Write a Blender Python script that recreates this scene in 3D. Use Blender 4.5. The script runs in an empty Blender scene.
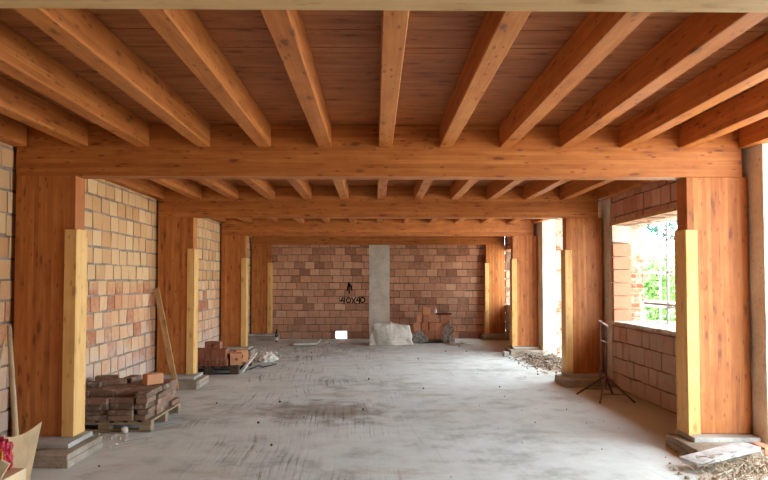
import bpy, bmesh, math, random
from mathutils import Vector, Matrix, noise as mnoise

C = bpy.context.scene.collection
sc = bpy.context.scene

# ---------------------------------------------------------------- camera
F = 643.0                      # focal length in pixels of the 768 px frame
cam_d = bpy.data.cameras.new('camera')
cam = bpy.data.objects.new('camera', cam_d)
C.objects.link(cam)
cam.location = (0, 0, 1.62)
PITCH = math.atan(22 / F)
YAW = math.atan(-9 / F)        # turned slightly to the right
cam.rotation_euler = (math.pi / 2 + PITCH, 0, YAW)
cam_d.sensor_width = 36.0
cam_d.lens = 36.0 * F / 768.0
cam_d.shift_y = 18.5 / 768.0
cam_d.clip_end = 300
sc.camera = cam

# ---------------------------------------------------------------- world, sun, exposure
w = bpy.data.worlds.new('overcast_sky')
sc.world = w
w.use_nodes = True
nt = w.node_tree
bg = nt.nodes['Background']
bg.inputs['Color'].default_value = (0.78, 0.91, 1.0, 1)
bg.inputs['Strength'].default_value = 9.5

sun_d = bpy.data.lights.new('sun', 'SUN')
sun_d.energy = 12.0
sun_d.angle = math.radians(3)
sun_d.color = (1.0, 0.93, 0.82)
sun = bpy.data.objects.new('sun', sun_d)
C.objects.link(sun)
sun.rotation_euler = Vector((0.06, 0.55, 0.83)).to_track_quat('Z', 'Y').to_euler()

sc.view_settings.view_transform = 'Standard'
sc.view_settings.look = 'None'
sc.view_settings.gamma = 1.0
sc.view_settings.use_curve_mapping = False
sc.view_settings.exposure = 0.6
sc.cycles.max_bounces = 10
sc.cycles.diffuse_bounces = 8
sc.cycles.caustics_reflective = False
sc.cycles.caustics_refractive = False

def portal(name, x, y0, y1, z0, z1):
    d = bpy.data.lights.new(name, 'AREA')
    d.shape = 'RECTANGLE'
    d.size = z1 - z0
    d.size_y = y1 - y0
    d.cycles.is_portal = True
    o = bpy.data.objects.new(name, d)
    C.objects.link(o)
    o.location = (x, (y0 + y1) / 2, (z0 + z1) / 2)
    o.rotation_euler = (0, math.radians(90), 0)   # -Z points into the room (towards -X)
    return o

# ---------------------------------------------------------------- helpers
def S(c):                       # sRGB 0-255 to linear
    out = []
    for v in c:
        v /= 255.0
        out.append(v / 12.92 if v <= 0.04045 else ((v + 0.055) / 1.055) ** 2.4)
    return (*out, 1.0)

class G:
    """small node-graph helper"""
    def __init__(self, name, rough=0.8, spec=0.3):
        self.m = bpy.data.materials.new(name)
        self.m.use_nodes = True
        self.n = self.m.node_tree.nodes
        self.l = self.m.node_tree.links
        self.b = self.n['Principled BSDF']
        self.b.inputs['Roughness'].default_value = rough
        self.b.inputs['Specular IOR Level'].default_value = spec
    def node(self, t, **k):
        n = self.n.new(t)
        for a, v in k.items():
            setattr(n, a, v)
        return n
    def put(self, sock, v):
        if isinstance(v, bpy.types.NodeSocket):
            self.l.new(v, sock)
        else:
            sock.default_value = v
    def math(self, op, a, b=0.0, c=0.0, clamp=False):
        n = self.node('ShaderNodeMath', operation=op, use_clamp=clamp)
        self.put(n.inputs[0], a); self.put(n.inputs[1], b); self.put(n.inputs[2], c)
        return n.outputs[0]
    def vec(self, op, a, b=(0, 0, 0)):
        n = self.node('ShaderNodeVectorMath', operation=op)
        self.put(n.inputs[0], a); self.put(n.inputs[1], b)
        return n.outputs[0]
    def comb(self, x, y, z):
        n = self.node('ShaderNodeCombineXYZ')
        self.put(n.inputs[0], x); self.put(n.inputs[1], y); self.put(n.inputs[2], z)
        return n.outputs[0]
    def sep(self, v):
        n = self.node('ShaderNodeSeparateXYZ')
        self.put(n.inputs[0], v)
        return n.outputs
    def noise(self, v, scale=5, detail=4, rough=0.55, dist=0.0):
        n = self.node('ShaderNodeTexNoise')
        self.put(n.inputs['Vector'], v)
        n.inputs['Scale'].default_value = scale
        n.inputs['Detail'].default_value = detail
        n.inputs['Roughness'].default_value = rough
        n.inputs['Distortion'].default_value = dist
        return n.outputs['Fac']
    def voro(self, v, scale=5, feature='F1', out='Distance'):
        n = self.node('ShaderNodeTexVoronoi', feature=feature)
        self.put(n.inputs['Vector'], v)
        n.inputs['Scale'].default_value = scale
        return n.outputs[out]
    def white(self, v):
        n = self.node('ShaderNodeTexWhiteNoise', noise_dimensions='3D')
        self.put(n.inputs['Vector'], v)
        return n.outputs['Value']
    def ramp(self, f, stops):
        n = self.node('ShaderNodeValToRGB')
        self.put(n.inputs[0], f)
        e = n.color_ramp.elements
        while len(e) > 1:
            e.remove(e[-1])
        e[0].position, e[0].color = stops[0][0], stops[0][1]
        for p, c in stops[1:]:
            x = e.new(p); x.color = c
        return n.outputs[0]
    def smooth(self, f, a, b, lo=0.0, hi=1.0):
        n = self.node('ShaderNodeMapRange', interpolation_type='SMOOTHSTEP')
        self.put(n.inputs[0], f)
        n.inputs[1].default_value = a; n.inputs[2].default_value = b
        n.inputs[3].default_value = lo; n.inputs[4].default_value = hi
        return n.outputs[0]
    def mix(self, f, a, b, mode='MIX'):
        n = self.node('ShaderNodeMix', data_type='RGBA', blend_type=mode)
        self.put(n.inputs[0], f); self.put(n.inputs[6], a); self.put(n.inputs[7], b)
        return n.outputs[2]
    def obj(self):
        return self.node('ShaderNodeTexCoord').outputs['Object']
    def pos(self):
        return self.node('ShaderNodeNewGeometry').outputs['Position']
    def rnd(self):
        return self.node('ShaderNodeObjectInfo').outputs['Random']
    def attr(self, name):
        return self.node('ShaderNodeAttribute', attribute_name=name)
    def bump(self, h, strength=0.3, dist=0.01):
        n = self.node('ShaderNodeBump')
        n.inputs['Strength'].default_value = strength
        n.inputs['Distance'].default_value = dist
        self.put(n.inputs['Height'], h)
        self.l.new(n.outputs[0], self.b.inputs['Normal'])
    def color(self, c):
        self.put(self.b.inputs['Base Color'], c)
        return self.m

def wood(name, axis, lam_axis, lam, light, mid, dark, knot, knots=1.0, rough=0.55, lamv=0.16):
    """timber with grain, knots and lamellae; axis = grain direction"""
    g = G(name, rough, 0.35)
    o = g.obj()
    r = g.math('MULTIPLY', g.rnd(), 61.0)
    s = g.sep(o)
    lamid = g.math('FLOOR', g.math('ADD', g.math('DIVIDE', s[lam_axis], lam), r))
    lr = g.white(g.comb(lamid, r, 3.1))
    off = g.comb(g.math('MULTIPLY', lr, 13.0), g.math('MULTIPLY', lr, 29.0), r)
    base = g.vec('ADD', o, off)
    def sc_(a, c):
        v = [c, c, c]; v[axis] = a
        return g.vec('MULTIPLY', base, tuple(v))
    fine = g.noise(sc_(1.6, 70), 1, 4, 0.6)
    broad = g.noise(sc_(1.1, 11), 1, 4, 0.6, 0.6)
    blotch = g.noise(g.vec('ADD', o, g.comb(r, r, 0.0)), 5.0, 4, 0.6)
    # knots, elongated along the grain
    warp = g.math('MULTIPLY', g.math('SUBTRACT', g.noise(sc_(14, 36), 1, 3), 0.5), 0.30)
    kd = g.math('ADD', g.voro(sc_(3.0, 7.0), 1), warp)
    kk = g.smooth(kd, 0.09, 0.20, 1.0, 0.0)
    kd2 = g.math('ADD', g.voro(g.vec('ADD', sc_(6.5, 17.0), (7.3, 2.1, 4.4)), 1), warp)
    kk2 = g.smooth(kd2, 0.10, 0.22, 0.85, 0.0)
    halo = g.smooth(kd, 0.15, 0.50, 1.0, 0.0)
    f = g.math('ADD', g.math('MULTIPLY', fine, 0.30), g.math('MULTIPLY', broad, 0.50))
    f = g.math('ADD', f, g.math('MULTIPLY', blotch, 0.20))
    f = g.math('ADD', f, g.math('MULTIPLY', g.math('SUBTRACT', lr, 0.5), lamv))
    f = g.math('ADD', f, g.math('MULTIPLY', halo, -0.10))
    c = g.ramp(f, [(0.26, S(dark)), (0.5, S(mid)), (0.74, S(light))])
    c = g.mix(g.math('MULTIPLY', g.math('MAXIMUM', kk, kk2), 0.72 * knots, clamp=True), c, S(knot))
    # dark joint lines between lamellae
    fr = g.math('FRACT', g.math('ADD', g.math('DIVIDE', s[lam_axis], lam), r))
    ln = g.smooth(g.math('ABSOLUTE', g.math('SUBTRACT', fr, 0.5)), 0.47, 0.497, 0.0, 0.14)
    c = g.mix(ln, c, S(tuple(v * 0.62 for v in dark)))
    g.bump(f, 0.15, 0.004)
    return g.color(c)

GL_L, GL_M, GL_D, GL_K = (208, 140, 74), (180, 108, 51), (148, 82, 36), (100, 50, 26)
M_BEAM = wood('glulam_beam_wood', 0, 2, 0.042, GL_L, GL_M, GL_D, GL_K)
M_JOIST = wood('glulam_joist_wood', 1, 2, 0.042, GL_L, GL_M, GL_D, GL_K)
M_COL = wood('glulam_column_wood', 2, 0, 0.042, GL_L, GL_M, GL_D, GL_K, 0.85)
M_LITBEAM = wood('lit_beam_wood', 0, 2, 0.042, (238, 208, 156), (228, 192, 136), (210, 168, 110), (160, 106, 60), 0.5)  # albedo raised to stand in for light from below on the overhead beam
M_DECK = wood('ceiling_board_wood', 0, 1, 0.10, (192, 130, 76), (168, 102, 54), (136, 76, 36), (90, 42, 22), 0.8, 0.6, 0.1)
M_GUARD = wood('raw_spruce_boards', 2, 1, 0.11, (238, 200, 136), (226, 178, 108), (206, 154, 86), (136, 84, 42), 0.6, 0.6, 0.08)
M_PLANKG = wood('grey_scaffold_board_wood', 1, 0, 0.5, (190, 182, 168), (160, 150, 136), (120, 110, 98), (80, 70, 60), 0.5, 0.8, 0.05)
M_PALLET = wood('weathered_pallet_wood', 0, 1, 0.4, (176, 158, 130), (146, 126, 98), (104, 84, 62), (60, 44, 32), 0.5, 0.85, 0.05)
M_PALLETD = wood('dark_pallet_wood', 0, 1, 0.4, (110, 92, 74), (84, 68, 54), (58, 46, 36), (40, 30, 22), 0.5, 0.85, 0.05)
M_LEAN = wood('pale_lath_wood', 2, 0, 0.4, (214, 178, 130), (190, 150, 100), (150, 112, 70), (96, 60, 34), 0.6, 0.7, 0.05)
M_HANDLE = wood('worn_handle_wood', 2, 0, 0.4, (206, 184, 150), (186, 162, 128), (156, 130, 98), (80, 56, 36), 0.3, 0.6, 0.05)

def mat_concrete(name, light, mid, dark, bump=0.3, scale=1.0, rust=None):
    g = G(name, 0.92, 0.2)
    p = g.pos()
    a = g.noise(p, 1.6 * scale, 6, 0.6)
    b = g.noise(p, 26 * scale, 4, 0.6)
    f = g.math('ADD', g.math('MULTIPLY', a, 0.7), g.math('MULTIPLY', b, 0.3))
    c = g.ramp(f, [(0.3, S(dark)), (0.5, S(mid)), (0.68, S(light))])
    pit = g.smooth(g.voro(g.vec('MULTIPLY', p, (1, 1, 1.0)), 9 * scale), 0.05, 0.14, 0.45, 0.0)
    c = g.mix(pit, c, S(tuple(v * 0.5 for v in dark)))
    if rust:
        m = g.smooth(g.noise(p, 2.4, 4, 0.7), 0.55, 0.7)
        c = g.mix(g.math('MULTIPLY', m, 0.7), c, S(rust))
    g.bump(g.math('ADD', b, g.math('MULTIPLY', pit, -1.0)), bump, 0.01)
    return g.color(c)

M_CONC = mat_concrete('cast_concrete', (206, 198, 184), (182, 173, 158), (142, 132, 118))
M_PIER = mat_concrete('pale_rendered_concrete', (226, 220, 206), (208, 200, 184), (166, 156, 140))
M_FOOT = mat_concrete('footing_concrete', (184, 172, 156), (158, 144, 128), (112, 96, 82), 0.6, 2.0)
M_PAD = mat_concrete('grout_pad_concrete', (196, 194, 186), (172, 170, 162), (136, 132, 124), 0.4, 2.0)

def mat_floor():
    g = G('dusty_concrete_floor', 0.88, 0.25)
    p = g.pos()
    s = g.sep(p)
    a = g.noise(p, 0.55, 5, 0.6)
    b = g.noise(p, 3.2, 6, 0.65)
    fine = g.noise(p, 60, 3, 0.7)
    # screed strokes: long curved streaks running towards the viewer
    wob = g.noise(p, 0.35, 2)
    ux = g.math('ADD', s[0], g.math('MULTIPLY', g.math('SUBTRACT', wob, 0.5), 0.35))
    ux = g.math('ADD', ux, g.math('MULTIPLY', s[1], 0.066))
    st = g.noise(g.comb(g.math('MULTIPLY', ux, 30), g.math('MULTIPLY', s[1], 0.7), 0.0), 1, 5, 0.7)
    ux2 = g.math('ADD', g.math('MULTIPLY', s[0], 0.75), g.math('MULTIPLY', s[1], -0.75))
    st2 = g.noise(g.comb(g.math('MULTIPLY', ux2, 22), g.math('MULTIPLY', g.math('ADD', s[0], s[1]), 0.9), 3.0), 1, 4, 0.7)
    msk = g.smooth(g.math('ADD', s[0], g.math('MULTIPLY', g.noise(p, 0.9, 3), 1.6)), -1.5, -0.9, 1.0, 0.0)
    stm = g.mix(msk, st, st2)
    dm = g.smooth(g.noise(p, 0.9, 3), 0.42, 0.60)
    reg = g.smooth(g.math('ABSOLUTE', g.math('ADD', s[0], 1.3)), 0.7, 2.0, 1.0, 0.12)
    dm = g.math('MULTIPLY', dm, reg)
    stc = g.mix(g.math('ADD', g.math('MULTIPLY', dm, 0.85), 0.12), (0.5, 0.5, 0.5, 1), stm)
    f = g.math('ADD', g.math('MULTIPLY', a, 0.46), g.math('MULTIPLY', b, 0.46))
    f = g.math('SUBTRACT', f, 0.075)
    f = g.math('ADD', f, g.math('MULTIPLY', fine, 0.10))
    f = g.math('ADD', f, g.math('MULTIPLY', stc, 0.30))
    c = g.ramp(f, [(0.38, S((124, 127, 121))), (0.48, S((172, 177, 172))), (0.57, S((202, 208, 204))), (0.72, S((219, 226, 223)))])
    # dark strokes
    dk = g.smooth(stm, 0.34, 0.47, 0.75, 0.0)
    c = g.mix(g.math('MULTIPLY', dk, dm), c, S((92, 84, 74)))
    # brown damp patch in the middle of the room
    dx = g.math('DIVIDE', g.math('ADD', s[0], 0.62), 0.85)
    dy = g.math('DIVIDE', g.math('SUBTRACT', s[1], 8.1), 0.75)
    rr = g.math('SQRT', g.math('ADD', g.math('MULTIPLY', dx, dx), g.math('MULTIPLY', dy, dy)))
    rr = g.math('ADD', rr, g.math('MULTIPLY', g.math('SUBTRACT', b, 0.5), 1.9))
    pt = g.smooth(rr, 0.35, 1.15, 0.62, 0.0)
    c = g.mix(pt, c, S((112, 92, 68)))
    # earth tone towards the walls, sandy streaks
    ed = g.smooth(g.math('ADD', g.math('ABSOLUTE', s[0]), g.math('MULTIPLY', b, 1.4)), 3.2, 4.1, 0.0, 0.55)
    c = g.mix(ed, c, S((158, 148, 132)))
    sd = g.smooth(g.noise(g.vec('MULTIPLY', p, (0.5, 1.7, 1)), 1.0, 5, 0.6), 0.56, 0.72, 0.0, 0.5)
    c = g.mix(sd, c, S((176, 156, 126)))
    h = g.math('ADD', g.math('MULTIPLY', fine, 0.35), g.math('MULTIPLY', stc, 0.9))
    h = g.math('ADD', h, b)
    g.bump(h, 0.5, 0.012)
    return g.color(c)
M_FLOOR = mat_floor()

def mat_block(name, stops, mort, haze=None, top=None, dirt=0.5):
    g = G(name, 0.9, 0.15)
    p = g.pos()
    t = g.attr('tint')
    tc = g.sep(t.outputs['Vector'])
    nz = g.noise(p, 14, 4, 0.65)
    f = g.math('ADD', g.math('MULTIPLY', tc[0], 0.75), g.math('MULTIPLY', g.math('SUBTRACT', nz, 0.5), 0.55), clamp=True)
    c = g.ramp(f, [(x, S(y)) for x, y in stops])
    # fine vertical scoring
    s = g.sep(p)
    sc2 = g.noise(g.comb(g.math('MULTIPLY', g.math('ADD', s[0], s[1]), 90), g.math('MULTIPLY', s[2], 3), 0.0), 1, 2)
    c = g.mix(g.smooth(sc2, 0.35, 0.6, 0.16, 0.0), c, S((110, 64, 44)))
    if top:
        m = g.smooth(g.math('ADD', s[2], g.math('MULTIPLY', nz, 0.3)), 1.55, 1.85, 0.0, 0.75)
        c = g.mix(m, c, g.mix(tc[1], S(top[0]), S(top[1])))
    if haze:
        m = g.smooth(g.math('ADD', g.noise(p, 2.6, 5, 0.7), g.math('MULTIPLY', s[2], -haze[1])), haze[2], haze[3], 0.0, haze[4])
        c = g.mix(m, c, S(haze[0]))
    dm = g.smooth(g.noise(p, 5.0, 5, 0.7), 0.52, 0.70, 0.0, dirt)
    c = g.mix(dm, c, S(mort))
    g.bump(g.math('ADD', nz, sc2), 0.25, 0.006)
    return g.color(c)

M_MORTAR = mat_concrete('grey_mortar', (176, 162, 146), (150, 136, 120), (112, 98, 84), 0.8, 3.0)
M_MORTAR_D = mat_concrete('dark_mortar', (150, 124, 104), (122, 98, 82), (88, 68, 56), 0.8, 3.0)
M_BLOCK_L = mat_block('hollow_block_left', [(0.0, (176, 110, 80)), (0.2, (208, 150, 110)), (0.55, (222, 176, 134)), (0.9, (232, 198, 158))],
                      (196, 176, 152), ((204, 188, 176), 0.32, 0.16, 0.42, 0.7), ((204, 158, 108), (220, 186, 140)), 0.45)
M_BLOCK_B = mat_block('hollow_block_back', [(0.0, (160, 112, 86)), (0.25, (198, 144, 112)), (0.62, (214, 162, 128)), (0.92, (226, 186, 150))],
                      (140, 116, 98), ((150, 128, 118), 0.12, 0.30, 0.60, 0.4), None, 0.4)
M_BLOCK_R = mat_block('hollow_block_right', [(0.0, (180, 124, 98)), (0.3, (200, 146, 118)), (0.62, (208, 158, 130)), (0.92, (218, 174, 146))],
                      (160, 138, 120), ((186, 172, 160), 0.22, 0.14, 0.38, 0.75), None, 0.3)

def mat_oldwall():
    g = G('old_outer_masonry', 0.95, 0.1)
    p = g.pos()
    s = g.sep(p)
    row = g.math('FLOOR', g.math('DIVIDE', s[2], 0.075))
    wn = g.white(g.comb(row, g.math('FLOOR', g.math('MULTIPLY', g.math('ADD', s[0], s[1]), 6)), 0.0))
    brk = g.ramp(wn, [(0.0, S((140, 78, 56))), (0.6, S((170, 104, 76))), (1.0, S((188, 130, 98)))])
    fr = g.math('ABSOLUTE', g.math('SUBTRACT', g.math('FRACT', g.math('DIVIDE', s[2], 0.075)), 0.5))
    brk = g.mix(g.smooth(fr, 0.38, 0.46), brk, S((170, 160, 142)))
    m = g.smooth(g.noise(p, 4.5, 5, 0.7), 0.40, 0.52)
    c = g.mix(m, brk, S((188, 178, 158)))
    dk = g.smooth(g.noise(p, 7.0, 3, 0.6), 0.66, 0.72, 0.0, 0.7)
    c = g.mix(dk, c, S((90, 76, 62)))
    g.bump(g.noise(p, 22, 4, 0.7), 0.9, 0.02)
    return g.color(c)
M_OLD = mat_oldwall()

def flat(name, col, rough=0.7, spec=0.3, metal=0.0, var=0.12, nscale=14, bump=0.2, trans=0.0):
    g = G(name, rough, spec)
    nz = g.noise(g.obj(), nscale, 4, 0.6)
    d = tuple(max(0, v * (1 - var * 2)) for v in col)
    l = tuple(min(255, v * (1 + var)) for v in col)
    c = g.ramp(nz, [(0.3, S(d)), (0.5, S(col)), (0.7, S(l))])
    g.b.inputs['Metallic'].default_value = metal
    if trans:
        g.b.inputs['Transmission Weight'].default_value = trans
    g.bump(nz, bump, 0.01)
    return g.color(c)

def brick_mat(name, cols, dust=0.4):
    g = G(name, 0.9, 0.15)
    o = g.obj()
    r = g.rnd()
    nz = g.noise(g.vec('ADD', o, g.comb(g.math('MULTIPLY', r, 50), 0.0, 0.0)), 16, 4, 0.65)
    f = g.math('ADD', g.math('MULTIPLY', r, 0.7), g.math('MULTIPLY', g.math('SUBTRACT', nz, 0.35), 0.6), clamp=True)
    c = g.ramp(f, [(i / (len(cols) - 1), S(k)) for i, k in enumerate(cols)])
    c = g.mix(g.smooth(g.noise(g.pos(), 9, 4, 0.7), 0.5, 0.66, 0.0, dust), c, S((168, 150, 130)))
    g.bump(nz, 0.5, 0.01)
    return g.color(c)
M_SOLID = brick_mat('dusty_old_solid_brick', [(104, 86, 72), (122, 100, 84), (142, 110, 90), (140, 122, 106)], 0.85)
M_TERRA = brick_mat('terracotta_brick', [(178, 114, 84), (192, 130, 98), (204, 144, 112), (212, 156, 122)], 0.35)
M_TERRASHADE = brick_mat('shaded_terracotta_brick', [(138, 84, 62), (152, 96, 72), (166, 110, 84)], 0.3)  # terracotta darkened to put shade into fronts turned from the light
M_ORANGE = brick_mat('clean_orange_brick', [(214, 150, 110), (220, 160, 120), (224, 168, 130)], 0.15)
M_DARKT = flat('dark_red_tile', (92, 44, 34), 0.8)

M_GALV = flat('galvanised_tube', (168, 168, 166), 0.45, 0.5, 0.6)
M_RUST = flat('rusty_dark_steel', (104, 70, 58), 0.7, 0.4, 0.3)
M_RUSTP = flat('scraped_steel', (150, 120, 108), 0.5, 0.4, 0.4)
M_FILM = flat('white_plastic_film', (222, 216, 204), 0.35, 0.5, 0, 0.06, 8, 0.4)
M_FILMG = flat('grey_plastic_film', (166, 158, 148), 0.3, 0.5, 0, 0.15, 18, 0.6)
M_FILMG.node_tree.nodes['Principled BSDF'].inputs['Alpha'].default_value = 0.5
M_CARD = flat('cardboard', (224, 200, 160), 0.85, 0.2, 0, 0.04, 6, 0.05)
M_RED = flat('red_plastic', (190, 38, 60), 0.4, 0.5, 0, 0.15, 20, 0.3)
M_CREAM = flat('cream_paper', (246, 236, 196), 0.7, 0.3, 0, 0.03)
M_YEL = flat('orange_yellow_strap', (226, 150, 40), 0.5)
M_PAINT = flat('black_spray_paint', (38, 26, 24), 0.7, 0.2, 0, 0.1)
M_BOTTLE = flat('dark_bottle_glass', (28, 22, 18), 0.15, 0.6, 0, 0.05)
M_LABEL = flat('pale_bottle_label', (205, 200, 190), 0.6)
M_WHITE = flat('white_plastic', (235, 232, 226), 0.45)
M_BOARDP = flat('pale_insulation_board', (206, 204, 192), 0.8, 0.2, 0, 0.06)
M_STICKD = flat('dark_stick_bark', (70, 56, 44), 0.9)
M_STICKW = flat('plastered_white_board', (222, 216, 206), 0.85, 0.2, 0, 0.14, 9, 0.5)
M_LIMEP = flat('limewashed_plank', (196, 194, 192), 0.85, 0.2, 0, 0.12, 7, 0.4)
M_GRAVEL = mat_concrete('pale_gravel', (232, 226, 214), (212, 204, 190), (176, 166, 150), 1.0, 2.0)
M_RUB = brick_mat('mixed_rubble', [(160, 140, 120), (186, 170, 150), (206, 196, 180), (180, 140, 116)], 0.5)
M_RUBD = brick_mat('dull_rubble', [(112, 98, 84), (140, 124, 108), (160, 148, 132), (138, 100, 80)], 0.3)
M_STRAW = flat('dry_straw', (182, 166, 142), 0.9)
M_LEAF = flat('fresh_leaf', (84, 122, 44), 0.6, 0.3, 0, 0.3, 3)
M_LEAFB = flat('bluish_conifer_leaf', (44, 92, 76), 0.6, 0.3, 0, 0.3, 3)
M_BARK = flat('tree_bark', (92, 74, 58), 0.9)
M_STONE = flat('white_lime_lump', (228, 222, 210), 0.9)

# ---- geometry helpers
def box(bm, x0, x1, y0, y1, z0, z1, mi=0, jit=0.0, rng=random):
    vs = [bm.verts.new((x + rng.uniform(-jit, jit), y + rng.uniform(-jit, jit), z + rng.uniform(-jit, jit)))
          for x in (x0, x1) for y in (y0, y1) for z in (z0, z1)]
    fs = []
    for a in ((0, 1, 3, 2), (4, 6, 7, 5), (0, 4, 5, 1), (2, 3, 7, 6), (0, 2, 6, 4), (1, 5, 7, 3)):
        f = bm.faces.new([vs[i] for i in a]); f.material_index = mi; fs.append(f)
    return vs, fs

def bevel(bm, amt=0.004, seg=1):
    bmesh.ops.bevel(bm, geom=list(bm.edges), offset=amt, segments=seg, affect='EDGES', profile=0.5)

def tube(bm, p, q, r0, r1=None, seg=10):
    p, q = Vector(p), Vector(q)
    r1 = r0 if r1 is None else r1
    d = (q - p).normalized()
    a = d.orthogonal().normalized(); b = d.cross(a)
    rings = []
    for c, r in ((p, r0), (q, r1)):
        rings.append([bm.verts.new(c + (a * math.cos(t) + b * math.sin(t)) * r)
                      for t in [2 * math.pi * i / seg for i in range(seg)]])
    for i in range(seg):
        j = (i + 1) % seg
        bm.faces.new((rings[0][i], rings[0][j], rings[1][j], rings[1][i]))
    bm.faces.new(rings[0][::-1]); bm.faces.new(rings[1])

def lathe(bm, prof, seg=16, c=(0, 0)):
    rings = []
    for r, z in prof:
        rings.append([bm.verts.new((c[0] + r * math.cos(2 * math.pi * i / seg), c[1] + r * math.sin(2 * math.pi * i / seg), z)) for i in range(seg)])
    for k in range(len(rings) - 1):
        for i in range(seg):
            j = (i + 1) % seg
            bm.faces.new((rings[k][i], rings[k][j], rings[k + 1][j], rings[k + 1][i]))
    bm.faces.new(rings[0][::-1]); bm.faces.new(rings[-1])

def obj(name, bm, mats, parent=None, loc=None, smooth=False):
    bmesh.ops.recalc_face_normals(bm, faces=list(bm.faces))
    me = bpy.data.meshes.new(name)
    bm.to_mesh(me); bm.free()
    if not isinstance(mats, (list, tuple)):
        mats = [mats]
    for m in mats:
        me.materials.append(m)
    if smooth:
        for p in me.polygons:
            p.use_smooth = True
    o = bpy.data.objects.new(name, me)
    C.objects.link(o)
    if parent is not None:
        o.parent = parent
    if loc is not None:
        o.location = loc
    return o

def tag(o, label, cat, group=None, kind=None):
    o['label'] = label; o['category'] = cat
    if group: o['group'] = group
    if kind: o['kind'] = kind
    return o

def struct(o, label=None):
    o['kind'] = 'structure'
    if label: o['label'] = label
    return o

def empty(name, loc=(0, 0, 0), rz=0):
    o = bpy.data.objects.new(name, None)
    o.empty_display_size = 0.1
    C.objects.link(o); o.location = loc; o.rotation_euler = (0, 0, rz)
    return o

def B():
    return bmesh.new()

ORD = ['first', 'second', 'third', 'fourth', 'fifth', 'sixth', 'seventh', 'eighth', 'ninth', 'tenth', 'eleventh', 'twelfth', 'thirteenth', 'fourteenth', 'fifteenth', 'sixteenth']

# ================================================================ the shell
YC = [2.155, 6.15, 10.17, 14.35, 17.85]      # front faces of the portal frames
XL, XR = -3.46, 3.65                        # inner faces of the side walls
ZD = 3.12                                   # underside of the ceiling boards
YB = 18.02                                  # back wall
YN = -2.4                                   # rear of the space behind the viewer
WOUT = 4.15

# floor
bm = B()
nx, ny = 60, 150
x0, x1, y0, y1 = XL - 0.3, 3.98, YN, YB + 0.3
grid = [[bm.verts.new((x0 + (x1 - x0) * i / nx, y0 + (y1 - y0) * j / ny,
        0.010 * (mnoise.noise(Vector((x0 + (x1 - x0) * i / nx, (y0 + (y1 - y0) * j / ny), 0)) * 1.1)) - 0.004)) for j in range(ny + 1)] for i in range(nx + 1)]
for i in range(nx):
    for j in range(ny):
        bm.faces.new((grid[i][j], grid[i + 1][j], grid[i + 1][j + 1], grid[i][j + 1]))
struct(obj('floor', bm, M_FLOOR, smooth=True), 'dusty grey concrete floor with screed streaks')

# outside ground
bm = B()
nx, ny = 24, 30
x0, x1, y0, y1 = 3.98, 60, -25, 90
grid = [[bm.verts.new((x0 + (x1 - x0) * (i / nx) ** 2, y0 + (y1 - y0) * j / ny, -0.06 if i else -0.03)) for j in range(ny + 1)] for i in range(nx + 1)]
for i in range(nx):
    for j in range(ny):
        bm.faces.new((grid[i][j], grid[i + 1][j], grid[i + 1][j + 1], grid[i][j + 1]))
struct(obj('ground', bm, M_GRAVEL), 'pale gravel ground outside the openings')

# ceiling boards: one deck of tongue-and-groove boards across the room
bm = B()
rng = random.Random(4)
y = YN
bwid = 0.10
yy = math.floor(YN / bwid) * bwid
while yy < YB + 0.3:
    dz = rng.uniform(-0.0015, 0.0015)
    box(bm, XL - 0.3, XR + 0.5, yy + 0.003, yy + bwid - 0.003, ZD + dz, ZD + 0.03)
    yy += bwid
box(bm, XL - 0.3, XR + 0.5, YN, YB + 0.3, ZD + 0.028, ZD + 0.20)
struct(obj('ceiling', bm, M_DECK), 'underside of orange timber ceiling boards')

bm = B()  # unseen overhang, added to keep skylight off the window jambs
box(bm, WOUT + 0.001, 5.0, YN, YB + 0.3, ZD + 0.0, ZD + 0.05)
struct(obj('trim_added_eaves', bm, M_DECK), 'added unseen overhang boarding that shades the right wall openings')

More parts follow.
